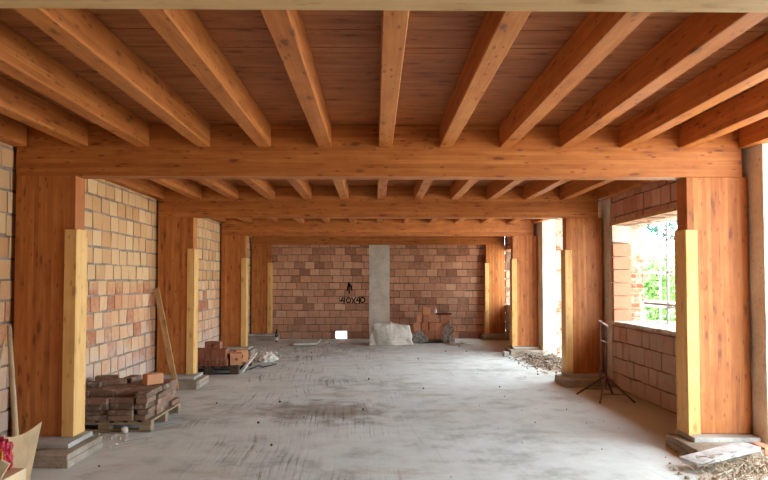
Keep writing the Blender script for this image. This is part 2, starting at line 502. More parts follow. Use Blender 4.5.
# block walls -----------------------------------------------------------
def block_wall(name, fixed, axis, u0, u1, z0, z1, inward, thick, bw, bh, mats, holes=(), seed=1, mort=0.012, row0=0, both=False):
    """wall in the plane axis='x' (running along Y at X=fixed) or 'y'. inward = sign of the visible normal"""
    rng = random.Random(seed)
    bm = B()
    tint = bm.faces.layers.float_vector.new('tint_f')
    def put(ua, ub, za, zb, d0, d1, mi, jit, t):
        a, b = fixed + inward * d0, fixed + inward * d1
        lo, hi = min(a, b), max(a, b)
        if axis == 'x':
            _, fs = box(bm, lo, hi, ua, ub, za, zb, mi, jit, rng)
        else:
            _, fs = box(bm, ua, ub, lo, hi, za, zb, mi, jit, rng)
        for f in fs:
            f[tint] = t
    # split along holes: bands
    def solid(ua, ub, za, zb):
        return not any(ua < h[1] - 1e-4 and ub > h[0] + 1e-4 and za < h[3] - 1e-4 and zb > h[2] + 1e-4 for h in holes)
    us = sorted({u0, u1, *[v for h in holes for v in h[:2] if u0 < v < u1]})
    zs = sorted({z0, z1, *[v for h in holes for v in h[2:] if z0 < v < z1]})
    for i in range(len(us) - 1):
        for j in range(len(zs) - 1):
            if solid(us[i], us[i + 1], zs[j], zs[j + 1]):
                put(us[i], us[i + 1], zs[j], zs[j + 1], -thick, -0.010, 1, 0, (0.5, 0.5, 0))
    # blocks
    z = z0; row = row0
    while z < z1 - 0.03:
        h = bh + rng.uniform(-0.012, 0.012)
        zt = min(z + h, z1)
        u = u0 - (bw / 2 if row % 2 else 0) - rng.uniform(0, 0.05)
        while u < u1:
            wd = bw * rng.choice((1, 1, 1, 0.97, 1.03, 0.86)) + rng.uniform(-0.008, 0.008)
            a, b = max(u + mort / 2, u0), min(u + wd - mort / 2, u1)
            zz0, zz1 = z + mort / 2 + rng.uniform(-0.003, 0.009), zt - mort / 2 - rng.uniform(-0.003, 0.009)
            pieces = [(a, b, zz0, zz1)]
            for hh in holes:
                nxt = []
                for (pa, pb, pz0, pz1) in pieces:
                    if pa < hh[1] and pb > hh[0] and pz0 < hh[3] and pz1 > hh[2]:
                        if pa < hh[0]: nxt.append((pa, hh[0], pz0, pz1))
                        if pb > hh[1]: nxt.append((hh[1], pb, pz0, pz1))
                        ma, mb = max(pa, hh[0]), min(pb, hh[1])
                        if pz0 < hh[2]: nxt.append((ma, mb, pz0, hh[2]))
                        if pz1 > hh[3]: nxt.append((ma, mb, hh[3], pz1))
                    else:
                        nxt.append((pa, pb, pz0, pz1))
                pieces = nxt
            t = (rng.random(), rng.random(), rng.random())
            out = rng.uniform(-0.004, 0.004)
            if rng.random() < 0.06: out -= 0.004
            dk = -0.05
            if both: dk = -thick - 0.004
            for (pa, pb, pz0, pz1) in pieces:
                if pb - pa > 0.02 and pz1 - pz0 > 0.02:
                    put(pa, pb, pz0, pz1, dk, out, 0, 0.0038, t)
            u += wd
        z = zt; row += 1
    # face tint -> corner attribute
    bmesh.ops.recalc_face_normals(bm, faces=list(bm.faces))
    me = bpy.data.meshes.new(name)
    vals = [tuple(f[tint]) for f in bm.faces]
    bm.faces.layers.float_vector.remove(tint)
    bm.to_mesh(me); bm.free()
    at = me.attributes.new('tint', 'FLOAT_VECTOR', 'FACE')
    for k, v in enumerate(vals):
        at.data[k].vector = v
    for m in mats: me.materials.append(m)
    o = bpy.data.objects.new(name, me)
    C.objects.link(o)
    return struct(o)

wl = block_wall('wall_left', XL, 'x', YN, YB + 0.1, 0.0, ZD - 0.002, 1, 0.3, 0.27, 0.205, [M_BLOCK_L, M_MORTAR], seed=3, mort=0.019)
wl['label'] = 'left wall of yellowish and pink hollow clay blocks'
PX0, PX1 = -0.165, 0.41
HOLE = (-1.10, -0.79, 0.0, 0.20)
wb = block_wall('wall_back', YB, 'y', XL, PX0 + 0.002, 0.0, ZD - 0.002, -1, 0.3, 0.30, 0.196, [M_BLOCK_B, M_MORTAR_D], holes=[HOLE], seed=5, mort=0.014)
wb['label'] = 'back wall of brown hollow clay blocks left of the concrete pillar'
wb2 = block_wall('wall_back', YB, 'y', PX1 - 0.002, XR, 0.0, ZD - 0.002, -1, 0.3, 0.30, 0.196, [M_BLOCK_B, M_MORTAR_D], seed=6, mort=0.014)
wb2['label'] = 'back wall of brown hollow clay blocks right of the concrete pillar'
wr_ = block_wall('wall_rear', YN, 'y', XL, XR, 0.0, ZD - 0.002, 1, 0.3, 0.30, 0.21, [M_BLOCK_B, M_MORTAR_D], seed=7)

# right wall: segments between openings
SILL, HEAD = 0.985, 2.465
segs = [
    ('wall_right', 5.93 + 0.5, 9.88, [(7.1, 9.88, SILL, HEAD)], 11),
    ('wall_right', 14.45, YB, [(16.5, 17.86, SILL - 0.03, HEAD)], 12),
    ('wall_right', YN, 2.9, [], 13),
]
for nm, a, b, hs, sd in segs:
    block_wall(nm, XR, 'x', a, b, 0.0, ZD - 0.002, -1, 0.29, 0.262, 0.235, [M_BLOCK_R, M_MORTAR_D], holes=hs, seed=sd, both=True, mort=0.015)
# old outer leaf (thick masonry outside the new wall)
bm = B()
def leaf(a, b, z0, z1):
    box(bm, XR + 0.296, WOUT, a, b, z0, z1)
leaf(5.93, 7.1, -0.05, 3.2); leaf(7.1, 9.88, -0.05, SILL - 0.04); leaf(7.1, 9.88, HEAD, 3.2); leaf(9.88, 10.5, -0.05, 3.2)
leaf(10.5, 13.97, 2.95, 3.2); leaf(13.97, 16.5, -0.05, 3.2); leaf(16.5, 17.86, -0.05, SILL - 0.05); leaf(16.5, 17.86, HEAD, 3.2); leaf(17.86, 18.6, -0.05, 3.2)
leaf(2.9, 5.93, 3.0, 3.2); leaf(YN, 2.9, -0.05, 3.2)
struct(obj('wall_outer', bm, M_OLD), 'rough old brick and plaster outer leaf of the right wall')

# concrete piers in the right wall (beside each timber column)
def pier(ya, yb, x0, lab):
    bm = B()
    box(bm, x0, XR + 0.296, ya, yb, -0.02, ZD - 0.002)
    bmesh.ops.subdivide_edges(bm, edges=list(bm.edges), cuts=12, use_grid_fill=True)
    for v in bm.verts:
        v.co += Vector((mnoise.noise(v.co * 3), mnoise.noise(v.co * 3 + Vector((9, 0, 0))), 0)) * 0.006
    o = obj('trim_pier', bm, M_PIER)
    struct(o, lab)
pier(5.93, 6.43, 3.625, 'pale concrete pier beside the nearest right column')
pier(9.885, 10.45, 3.645, 'grey concrete pier beside the second right column')
pier(13.97, 14.45, 3.655, 'bright white concrete pier beside the third right column')

# concrete pillar in the back wall
bm = B()
box(bm, PX0, PX1, YB - 0.02, YB + 0.28, 0.0, ZD - 0.002)
bmesh.ops.subdivide_edges(bm, edges=list(bm.edges), cuts=20, use_grid_fill=True)
for v in bm.verts:
    v.co += Vector((mnoise.noise(v.co * 2), mnoise.noise(v.co * 3 + Vector((5, 0, 0))), 0)) * 0.012
struct(obj('trim_pillar', bm, M_PIER), 'pale cast concrete pillar in the middle of the back wall')

# window details: sill screed and head lintel
def window(n, y0, y1, sill, lab):
    root = empty('window_%d' % n, (XR, (y0 + y1) / 2, sill))
    struct(root, lab)
    bm = B()
    rng = random.Random(n)
    k = 60
    top = []
    for i in range(k):
        a, b = y0 + (y1 - y0) * i / k, y0 + (y1 - y0) * (i + 1) / k
        h = 0.006 + 0.010 * rng.random()
        box(bm, XR - 0.006 * rng.random() - XR, WOUT - XR, a - (y0 + y1) / 2, b - (y0 + y1) / 2, -0.028, h)
    obj('window_sill', bm, M_PIER, root)
    bm = B()
    box(bm, -0.018, 0.004, y0 - 0.1 - (y0 + y1) / 2, y1 - (y0 + y1) / 2, HEAD - sill - 0.002, HEAD - sill + 0.045)
    obj('lintel_board', bm, M_LEAN, root)
    return root
w1 = window(1, 7.1, 9.88, SILL, 'unglazed window opening in the right wall, scaffold outside')
w2 = window(2, 16.5, 17.86, SILL - 0.03, 'unglazed window opening in the right wall by the back corner')
# jamb infill stack of clay blocks and lintel bearing block at the far jamb of window 1
bm = B()
rng = random.Random(8)
M_JAMB = brick_mat('pink_jamb_block', [(192, 124, 94), (200, 136, 106), (206, 144, 114)], 0.3)
z = SILL
while z < 2.2:
    h = min(0.2, 2.21 - z)
    box(bm, 0.006, 0.275, 9.80 - 8.49, 9.885 - 8.49, z - SILL + 0.006, z - SILL + h - 0.006, 0, 0.003, rng)
    z += h
obj('jamb_block', bm, M_JAMB, w1)
bm = B()
box(bm, -0.012, 0.17, 9.79 - 8.49, 9.883 - 8.49, 2.215 - SILL, HEAD - 0.003 - SILL)
obj('lintel_bearing', bm, M_PIER, w1)

portal('portal_window', WOUT + 0.02, 7.1, 9.88, SILL, HEAD)
portal('portal_window_far', WOUT + 0.02, 16.5, 17.86, SILL, HEAD)
portal('portal_opening', WOUT + 0.02, 10.5, 13.97, 0.0, 2.95)
portal('portal_opening_near', WOUT + 0.02, 2.9, 5.93, 0.0, 3.0)

# writing sprayed on the back wall
bm = B()
def stroke(pts, r=0.016):
    for (a, b) in zip(pts[:-1], pts[1:]):
        a, b = Vector(a), Vector(b)
        d = (b - a).normalized() * r * 0.5
        n = Vector((-d.y, d.x)).normalized() * r
        q = [a - d + n, a - d - n, b + d - n, b + d + n]
        y0_, y1_ = YB - 0.0085, YB - 0.0045
        lo = [bm.verts.new((p.x, y0_, p.y)) for p in q]
        hi = [bm.verts.new((p.x, y1_, p.y)) for p in q]
        bm.faces.new(lo); bm.faces.new(hi[::-1])
        for i in range(4):
            j = (i + 1) % 4
            bm.faces.new((lo[i], hi[i], hi[j], lo[j]))
def P(px, py):            # writing position on the back wall
    return ((px - 375.3) / F * YB, 1.62 + (280.5 - py) / F * YB)
def chars(pts, r=0.016): stroke([P(*p) for p in pts], r)
# arrow pointing up
chars([(349.3, 283.0), (349.6, 293.5)])
chars([(347.4, 290.6), (349.1, 282.6), (352.2, 289.2)])
chars([(352.0, 284.6), (352.2, 290.5)], 0.012)
# 40X40
chars([(343.4, 297.6), (341.2, 301.0), (345.2, 300.6)]); chars([(344.9, 297.6), (344.4, 304.0)])
def oval(cx, cy, rx, ry):
    chars([(cx + rx * math.cos(t), cy + ry * math.sin(t)) for t in [2 * math.pi * i / 14 for i in range(15)]])
oval(349.0, 300.2, 2.0, 2.6)
chars([(352.0, 297.6), (355.9, 303.4)]); chars([(356.0, 297.4), (352.2, 303.4)])
chars([(358.6, 297.2), (356.8, 300.7), (360.4, 300.4)]); chars([(359.9, 297.0), (359.5, 303.6)])
oval(362.9, 299.9, 2.2, 2.6)
o = obj('painted_writing', bm, M_PAINT, wb)

# ================================================================ timber frame
def beam(yf, name_lab, mat=M_BEAM, x0=-3.425, x1=3.56, th=0.2):
    bm = B()
    box(bm, x0, x1, 0, th, 0, 0.5)
    bevel(bm, 0.006)
    o = obj('glulam_beam', bm, mat, loc=(0, yf, 2.62))
    return tag(o, name_lab, 'beam', 'glulam cross beams')
beam(YC[0], 'lit-coloured glulam cross beam overhead at the top edge of the photo', M_LITBEAM)
beam(YC[1], 'large orange glulam cross beam nearest in full view')
beam(YC[2], 'glulam cross beam second in full view, over the leaning lath')
beam(YC[3], 'glulam cross beam third in full view, ahead of the back one')
beam(YC[4], 'glulam cross beam directly in front of the back block wall', th=0.15)

def column(side, k):
    yf = YC[k]
    xi, xo = ((-2.855, -2.865, -2.885, -2.885)[k - 1], -3.42) if side == 'left' else ((3.01, 3.04, 3.085, 3.085)[k - 1], (3.605, 3.62, 3.64, 3.62)[k - 1])
    xc = (xi + xo) / 2
    zf = 0.155
    root = empty('glulam_column', (xc, yf + 0.1, zf))
    hw = abs(xo - xi) / 2
    th = 0.2 if k < 4 else 0.15
    bm = B(); box(bm, -hw, hw, -0.1, th - 0.1, 0, 2.62 - zf); bevel(bm, 0.005)
    obj('post', bm, M_COL, root)
    s = 1 if side == 'left' else -1          # direction towards the room centre
    top = 1.955
    rng = random.Random(k * 7 + (side == 'left'))
    xi_l = s * hw
    def rng_box(bm, xa, xb, ya, yb, z0, z1):
        box(bm, min(xa, xb), max(xa, xb), ya, yb, z0, z1)
    bm = B(); rng_box(bm, xi_l - s * 0.085, xi_l + s * 0.028, -0.13, -0.101, 0, top + rng.uniform(-0.01, 0.01)); bevel(bm, 0.003)
    obj('guard_board', bm, M_GUARD, root)
    bm = B(); rng_box(bm, xi_l + s * 0.001, xi_l + s * 0.028, -0.1, 0.11, 0, top); bevel(bm, 0.003)
    obj('guard_board', bm, M_GUARD, root)
    where = ['', 'nearest', 'second', 'third', 'farthest'][k]
    tag(root, 'orange glulam column with pale corner boards, %s on the %s side' % (where, side), 'column', 'glulam columns along the %s wall' % side)
    # footing
    f = empty('column_footing', (xc, yf, 0))
    if side == 'left':
        xa, xb, ya, yb = -3.44, -2.655, -0.50, 0.22
        pa, pb, pya = -3.43, -2.75, -0.285
    else:
        xa, xb, ya, yb = xi - 0.15, xo, -0.42, 0.20
        pa, pb, pya = xi - 0.035, xo, -0.15
    if k == 4: yb = 0.16
    bm = B()
    box(bm, xa - xc, xb - xc, ya, yb, -0.012, 0.055); box(bm, xa - xc + 0.006, xb - xc - 0.006, ya + 0.006, yb, 0.055, 0.11)
    bevel(bm, 0.006)
    bmesh.ops.subdivide_edges(bm, edges=[e for e in bm.edges if e.calc_length() > 0.2], cuts=6, use_grid_fill=True)
    for v in bm.verts:
        v.co += Vector((mnoise.noise(v.co * 9), mnoise.noise(v.co * 9 + Vector((3, k, 0))), 0)) * 0.006
    obj('slab', bm, M_FOOT, f)
    bm = B(); box(bm, pa - xc, pb - xc, pya, 0.21 if k < 4 else 0.155, 0.11, zf - 0.001); bevel(bm, 0.005)
    obj('grout_pad', bm, M_PAD, f)
    tag(f, 'concrete slab footing under the %s column on the %s side' % (where, side), 'footing', 'column footings')
for k in (1, 2, 3, 4):
    for side in ('left', 'right'):
        column(side, k)

# joists: thirteen per bay
J0 = 0.036
bays = ['nearest ceiling bay', 'second ceiling bay', 'third ceiling bay', 'farthest ceiling bay']
for b in range(4):
    ya, yb = YC[b] + 0.2, YC[b + 1]
    rng = random.Random(b + 20)
    bm = B(); box(bm, 0, 0.128, 0, yb - ya, 0, ZD - 2.90 - 0.001); bevel(bm, 0.005)
    first = obj('ceiling_joist', bm, M_JOIST)
    for n in range(-6, 7):
        o = first if n == -6 else first.copy()
        if n != -6: C.objects.link(o)
        o.location = (J0 + n * 0.5815, ya, 2.90)
        i = n + 6
        lab = 'orange timber joist of the %s, %s from the left' % (bays[b], ORD[i])
        if i == 6: lab = 'middle orange timber joist of the %s' % bays[b]
        if i == 12: lab = 'orange timber joist of the %s against the right wall' % bays[b]
        if i == 0: lab = 'orange timber joist of the %s against the left wall' % bays[b]
        tag(o, lab, 'joist', 'joists of the ' + bays[b])

# ================================================================ pallets and bricks
def pallet(x0, y0, wx, wy, h, lab, mat=M_PALLET):
    root = empty('wooden_pallet', (x0 + wx / 2, y0 + wy / 2, 0))
    rng = random.Random(int(x0 * 10) + int(y0))
    t = 0.022
    for i in range(3):
        yy = -wy / 2 + i * (wy - 0.1) / 2
        bm = B(); box(bm, -wx / 2, wx / 2, yy, yy + 0.1, 0.002, t, 0, 0.002, rng); obj('bottom_board', bm, mat, root)
        for j in range(3):
            xx = -wx / 2 + j * (wx - 0.13) / 2
            bm = B(); box(bm, xx, xx + 0.13, yy, yy + 0.1, t, h - 2 * t, 0, 0.002, rng); bevel(bm, 0.004); obj('block', bm, mat, root)
        bm = B(); box(bm, -wx / 2, wx / 2, yy, yy + 0.1, h - 2 * t, h - t, 0, 0.001, rng); obj('cross_board', bm, mat, root)
    n = 7
    for i in range(n):
        xx = -wx / 2 + i * (wx - 0.1) / (n - 1)
        bm = B(); box(bm, xx, xx + 0.1, -wy / 2, wy / 2, h - t, h, 0, 0.001, rng); obj('deck_board', bm, mat, root)
    tag(root, lab, 'pallet', 'wooden pallets')
    return root

def brick_mesh(l, d, h, jit=0.004, seed=0, bev=0.005):
    rng = random.Random(seed)
    bm = B(); box(bm, -l / 2, l / 2, -d / 2, d / 2, 0, h, 0, jit, rng); bevel(bm, bev)
    return bm

def holed_brick(l, d, h, nx_, nz_, hw, hh, depth=0.05, face='-y'):
    """brick with rectangular cores on the side facing -y"""
    bm = B()
    xs = [-l / 2]; zs = [0]
    gx = (l - nx_ * hw) / (nx_ + 1); gz = (h - nz_ * hh) / (nz_ + 1)
    for i in range(nx_): xs += [xs[-1] + gx, xs[-1] + gx + hw]
    xs.append(l / 2)
    for i in range(nz_): zs += [zs[-1] + gz, zs[-1] + gz + hh]
    zs.append(h)
    V = {}
    def v(x, y, z):
        k = (round(x, 5), round(y, 5), round(z, 5))
        if k not in V: V[k] = bm.verts.new(k)
        return V[k]
    y = -d / 2
    for i in range(len(xs) - 1):
        for j in range(len(zs) - 1):
            a, b, c, e = xs[i], xs[i + 1], zs[j], zs[j + 1]
            if i % 2 == 1 and j % 2 == 1:
                bm.faces.new((v(a, y + depth, c), v(b, y + depth, c), v(b, y + depth, e), v(a, y + depth, e)))
                for p, q in (((a, c), (b, c)), ((b, c), (b, e)), ((b, e), (a, e)), ((a, e), (a, c))):
                    bm.faces.new((v(p[0], y, p[1]), v(q[0], y, q[1]), v(q[0], y + depth, q[1]), v(p[0], y + depth, p[1])))
            else:
                bm.faces.new((v(a, y, c), v(b, y, c), v(b, y, e), v(a, y, e)))
    Y = d / 2
    bt = [v(x, y, 0) for x in xs]; tp = [v(x, y, h) for x in xs]
    lf = [v(-l / 2, y, z) for z in zs]; rt = [v(l / 2, y, z) for z in zs]
    A, Bq, Cq, D = v(-l / 2, Y, 0), v(l / 2, Y, 0), v(l / 2, Y, h), v(-l / 2, Y, h)
    bm.faces.new([A, Bq, Cq, D]); bm.faces.new(bt + [Bq, A]); bm.faces.new(tp + [Cq, D])
    bm.faces.new(lf + [D, A]); bm.faces.new(rt + [Cq, Bq])
    return bm

def link_copy(first, k):
    if k == 0: return first
    o = first.copy(); C.objects.link(o); return o

# --- near pallet with old solid bricks, laid flat
PXa, PYa, PW, PD, PH = -3.40, 6.98, 1.0, 1.06, 0.12
pallet(PXa, PYa, PW, PD, PH, 'weathered wooden pallet under old flat bricks beside the nearest left column')
rng = random.Random(31)
meshes = [obj('old_brick', brick_mesh(0.262, 0.122, 0.056, 0.004, s), M_SOLID) for s in range(3)]
used = [0, 0, 0]
LAYER = ['bottom', 'second', 'third', 'fourth', 'top']
for L in range(5):
    z = PH + 0.001 + L * 0.0578
    rows = 8
    for r in range(rows):
        yy = PYa + 0.07 + r * (PD - 0.14) / (rows - 1)
        if L == 4 and r == 0: continue
        cols = 3
        # short side row: end-on bricks close the right edge
        xs = [PXa + 0.14 + c * 0.268 for c in range(3)]
        if L % 2: xs = [x - 0.0 for x in xs]
        front = r == (1 if L == 4 else 0)
        for c in range(3):
            if not (front or r == rows - 1 or L == 4 or (L == 3 and r == 1)): continue
            k = rng.randrange(3)
            o = meshes[k] if used[k] == 0 else meshes[k].copy()
            if used[k]: C.objects.link(o)
            used[k] += 1
            off = rng.uniform(-0.045, 0.02) if front else rng.uniform(-0.01, 0.01)
            o.location = (xs[c] + rng.uniform(-0.003, 0.003), yy + off, z)
            o.rotation_euler = (0, 0, rng.uniform(-0.05, 0.05))
            if front: lab = 'old brick, near pallet front face, %s layer, %s from the left' % (LAYER[L], ORD[c])
            elif L == 4: lab = 'old brick atop the near pallet, %s row back, %s from the left' % (ORD[r - 1], ORD[c])
            elif L == 3 and r == 1: lab = 'old brick behind the front edge of the fourth layer, near pallet, %s from the left' % ORD[c]
            else: lab = 'old brick, near pallet rear face, %s layer, %s from the left' % (LAYER[L], ORD[c])
            tag(o, lab, 'brick', 'old bricks on the near pallet')
    # right edge: bricks running back along the side
    for r in range(4):
        k = rng.randrange(3)
        o = meshes[k] if used[k] == 0 else meshes[k].copy()
        if used[k]: C.objects.link(o)
        used[k] += 1
        o.location = (PXa + 0.905 + 0.05 * (0.5 - rng.random()), PYa + 0.145 + r * 0.262, z)
        o.rotation_euler = (0, 0, math.pi / 2 + rng.uniform(-0.05, 0.05))
        tag(o, 'old brick, near pallet right edge, %s layer, %s from the front' % (LAYER[L], ORD[r]), 'brick', 'old bricks on the near pallet')
# second, lower step of bricks in front on the left part
for j in range(3):
    pass
zt = PH + 5 * 0.0578
for i, (x, yy, rz) in enumerate([(-3.05, 7.62, 0.2), (-2.93, 7.83, 1.5), (-3.26, 7.42, 0.1), (-3.25, 7.9, 0.3)]):
    o = meshes[i % 3].copy(); C.objects.link(o)
    o.location = (x, yy, zt + 0.001); o.rotation_euler = (0, 0, rz)
    tag(o, 'loose old brick lying on top of the near pallet pile, %s from the front' % ['second', 'third', 'first', 'fourth'][i], 'brick', 'old bricks on the near pallet')
o = obj('orange_brick', brick_mesh(0.20, 0.12, 0.12, 0.002, 3), M_ORANGE, loc=(-2.60, 7.62, zt + 0.002))
o.rotation_euler = (0, 0, 0.78)
tag(o, 'clean orange brick block on top of the near pallet pile', 'brick')

# --- second pallet with hollow bricks, further back on the left
QX, QY, QW, QD, QH = -3.38, 11.16, 1.03, 1.25, 0.145
pallet(QX, QY, QW, QD, QH, 'dark wooden pallet under hollow red bricks by the second left column', M_PALLETD)
fb = obj('hollow_brick', holed_brick(0.255, 0.25, 0.12, 3, 2, 0.03, 0.022), M_TERRASHADE)
for i in range(3):
    for r in range(2):
        o = link_copy(fb, i + r * 3)
        o.location = (QX + 0.17 + i * 0.262, QY + 0.14 + r * 0.27, QH + 0.001)
        tag(o, 'hollow red brick lying on the second pallet, %s row, %s from the left' % (['front', 'rear'][r], ORD[i]), 'brick', 'hollow bricks on the second pallet')
vb = obj('upright_brick', brick_mesh(0.118, 0.25, 0.165, 0.004, 4, 0.004), M_TERRASHADE)
for i in range(6):
    o = link_copy(vb, i)
    o.location = (QX + 0.125 + i * 0.1235, QY + 0.15 + 0.01 * (i % 2), QH + 0.122)
    tag(o, 'red brick standing upright in the upper row on the second pallet, %s from the left' % ORD[i], 'brick', 'upright bricks on the second pallet')
tbk = obj('hollow_brick', holed_brick(0.26, 0.2, 0.12, 1, 1, 0.05, 0.045), M_TERRASHADE, loc=(QX + 0.56, QY + 0.17, QH + 0.289))
tag(tbk, 'single holed brick topping the second pallet stack', 'brick')
ob = obj('hollow_brick', holed_brick(0.20, 0.25, 0.20, 1, 1, 0.03, 0.05), M_ORANGE, loc=(QX + 0.93, QY + 0.26, QH + 0.001))
ob.rotation_euler = (0, 0, 0.25)
tag(ob, 'lighter orange block at the right end of the second pallet', 'brick')
ob = obj('hollow_brick', holed_brick(0.22, 0.24, 0.21, 1, 1, 0.03, 0.05), M_ORANGE, loc=(QX + 0.93, QY + 0.66, QH + 0.001))
ob.rotation_euler = (0, 0, 0.45)
tag(ob, 'orange block with one dark hole behind the right end of the second pallet', 'brick')
for i in range(3):
    o = tbk.copy(); C.objects.link(o)
    o.location = (QX + 0.16 + i * 0.28, QY + 0.85, QH + 0.001); o.rotation_euler = (0, 0, 0.04 * i)
    tag(o, 'red brick at the rear edge of the second pallet, %s from the left' % ORD[i], 'brick', 'rear bricks on the second pallet')

# --- stack against the back wall
RX, RY = 0.99, 16.75
def at(px, Y): return (px - 375.3) / F * Y
pallet(at(413.5, RY), RY, 0.96, 0.8, 0.09, 'low dark pallet under the brick stack at the back wall', M_PALLETD)
zb = 0.092
hb = obj('hollow_brick', holed_brick(0.25, 0.25, 0.215, 3, 2, 0.035, 0.035), M_TERRA)
for i, px in enumerate((418.5, 430, 441)):
    o = link_copy(hb, i)
    o.location = (at(px, RY), RY + 0.16, zb)
    tag(o, 'hollow red block in the bottom row of the back wall stack, %s from the left' % ORD[i], 'brick', 'bottom blocks of the back wall stack')
blk = obj('clay_block', brick_mesh(0.18, 0.25, 0.22, 0.003, 8, 0.006), M_TERRA)
z2 = zb + 0.217
for i, px in enumerate((417.6, 425.2, 432.8, 440.0)):
    o = link_copy(blk, i); o.location = (at(px, RY), RY + 0.16 + 0.02 * (i % 2), z2); o.rotation_euler = (0, 0, 0.05 * ((i % 3) - 1))
    tag(o, 'red clay block in the middle row of the back wall stack, %s from the left' % ORD[i], 'brick', 'middle blocks of the back wall stack')
z3 = z2 + 0.223
for i, (px, wdt, hh) in enumerate(((419.4, 0.12, 0.19), (426.0, 0.12, 0.19), (433.2, 0.25, 0.19), (446.0, 0.27, 0.21))):
    o = obj('clay_block', brick_mesh(wdt, 0.25, hh, 0.003, 12 + i, 0.006), M_TERRA, loc=(at(px, RY), RY + 0.17, z3 if i < 3 else z2 + 0.19))
    tag(o, ['narrow clay block at the left of the third row, back wall stack', 'narrow clay block second in the third row, back wall stack',
            'wide clay block in the third row of the back wall stack', 'wide clay block at the right of the third row, back wall stack'][i], 'brick', 'upper blocks of the back wall stack')
o = obj('clay_block', brick_mesh(0.23, 0.24, 0.19, 0.003, 31, 0.006), M_TERRA, loc=(at(446.5, RY), RY + 0.30, zb + 0.217))
tag(o, 'clay block under the right end of the third row, back wall stack', 'brick', 'upper blocks of the back wall stack')
o = obj('orange_block', brick_mesh(0.205, 0.24, 0.195, 0.003, 33, 0.006), M_ORANGE, loc=(at(427.0, RY), RY + 0.17, z3 + 0.192))
tag(o, 'light orange block on top of the back wall brick stack', 'brick')
o = obj('roof_tile', brick_mesh(0.40, 0.22, 0.045, 0.004, 35, 0.006), M_DARKT, loc=(at(444.6, RY), RY + 0.17, z3 + 0.195 - 0.004))
o.rotation_euler = (0, 0.0, 0.05)
tag(o, 'dark red flat tile on top of the back wall stack', 'tile')
bm = B(); lathe(bm, [(0.032, 0), (0.034, 0.01), (0.034, 0.08), (0.016, 0.105), (0.014, 0.12), (0.017, 0.121), (0.017, 0.14)], 14)
o = obj('plastic_bottle', bm, M_WHITE, loc=(at(436.2, RY), RY + 0.12, z3 + 0.191 + 0.045), smooth=True)
tag(o, 'small white plastic bottle standing on the back wall stack', 'bottle')

# crumpled film
def crumple(name, cx, cy, cz, sx, sy, sz, mat, seed, amp=0.35, sub=3, freq=2.6, flat_base=True):
    bm = B()
    bmesh.ops.create_icosphere(bm, subdivisions=sub, radius=1)
    for v in bm.verts:
        p = v.co.copy()
        d = 1 + amp * (mnoise.noise(p * freq + Vector((seed, 0, 0))) + 0.5 * abs(mnoise.noise(p * freq * 2.7 + Vector((0, seed, 0)))))
        p *= d
        v.co = Vector((p.x * sx, p.y * sy, max(p.z * sz, -sz * 0.75) if flat_base else p.z * sz))
    lo = min(v.co.z for v in bm.verts)
    for v in bm.verts: v.co.z -= lo
    return obj(name, bm, mat, loc=(cx, cy, cz), smooth=False)
o = crumple('plastic_film', at(448.5, 16.6), 16.67, 0.0, 0.12, 0.035, 0.24, M_FILMG, 5.0, 0.9, 4, 2.4)
tag(o, 'grey crumpled plastic film at the right foot of the back wall stack', 'plastic film')
o = crumple('plastic_film', at(420.0, 16.6), 16.67, 0.0, 0.15, 0.035, 0.14, M_FILMG, 9.0, 0.9, 4, 2.4)
tag(o, 'grey crumpled plastic film at the left foot of the back wall stack', 'plastic film')

# --- white wrapped bundle
root = empty('wrapped_bundle', (at(391.5, 16.1), 16.42, 0))
bm = B()
box(bm, -0.5, 0.5, -0.30, 0.30, 0, 0.52)
bmesh.ops.subdivide_edges(bm, edges=list(bm.edges), cuts=26, use_grid_fill=True)
for v in bm.verts:
    x, y, z = v.co
    # rounded shoulders and dip to the right
    zt_ = z / 0.52
    f = 1 - 0.16 * zt_ ** 3
    nx_, ny_ = x * f, y * f
    nz_ = z * (1.0 - 0.10 * (x + 0.1) / 0.5 if x > -0.1 else 1.0)
    if zt_ < 0.25:
        sp = 1 + 0.09 * (1 - zt_ / 0.25)
        nx_ *= sp; ny_ *= sp
    p = Vector((nx_, ny_, nz_))
    n1 = mnoise.noise(Vector((x * 3, y * 3, z * 4)) + Vector((3, 1, 2)))
    n2 = abs(mnoise.noise(Vector((x * 9 + z * 4, y * 7, z * 5))))
    rows = 0.012 * math.sin(z / 0.52 * math.pi * 8)
    d = Vector((x, y * 1.5, (z - 0.2))).normalized()
    p += d * (0.05 * n1 + 0.055 * n2) + Vector((0, math.copysign(rows, y) if abs(y) > 0.29 else 0, 0))
    p.z = max(p.z, 0.002)
    v.co = p
obj('film_cover', bm, M_FILM, root, smooth=True)
bm = B()
# loose drape of film hanging down on the left front
cols = 9; rws = 14
g_ = [[bm.verts.new((-0.42 + 0.30 * i / (cols - 1) + 0.05 * mnoise.noise(Vector((i * .4, j * .3, 1))) + 0.05 * (1 - j / (rws - 1)) * 1.5,
        -0.345 - 0.05 * (1 - j / (rws - 1)) + 0.035 * mnoise.noise(Vector((i * .9, j * .35, 4))), 0.004 + 0.50 * j / (rws - 1))) for j in range(rws)] for i in range(cols)]
for i in range(cols - 1):
    for j in range(rws - 1):
        bm.faces.new((g_[i][j], g_[i + 1][j], g_[i + 1][j + 1], g_[i][j + 1]))
r_ = bmesh.ops.solidify(bm, geom=list(bm.faces), thickness=0.006)
obj('film_fold', bm, M_FILM, root, smooth=True)
tag(root, 'brick stack wrapped in white plastic film in front of the concrete pillar', 'bundle')

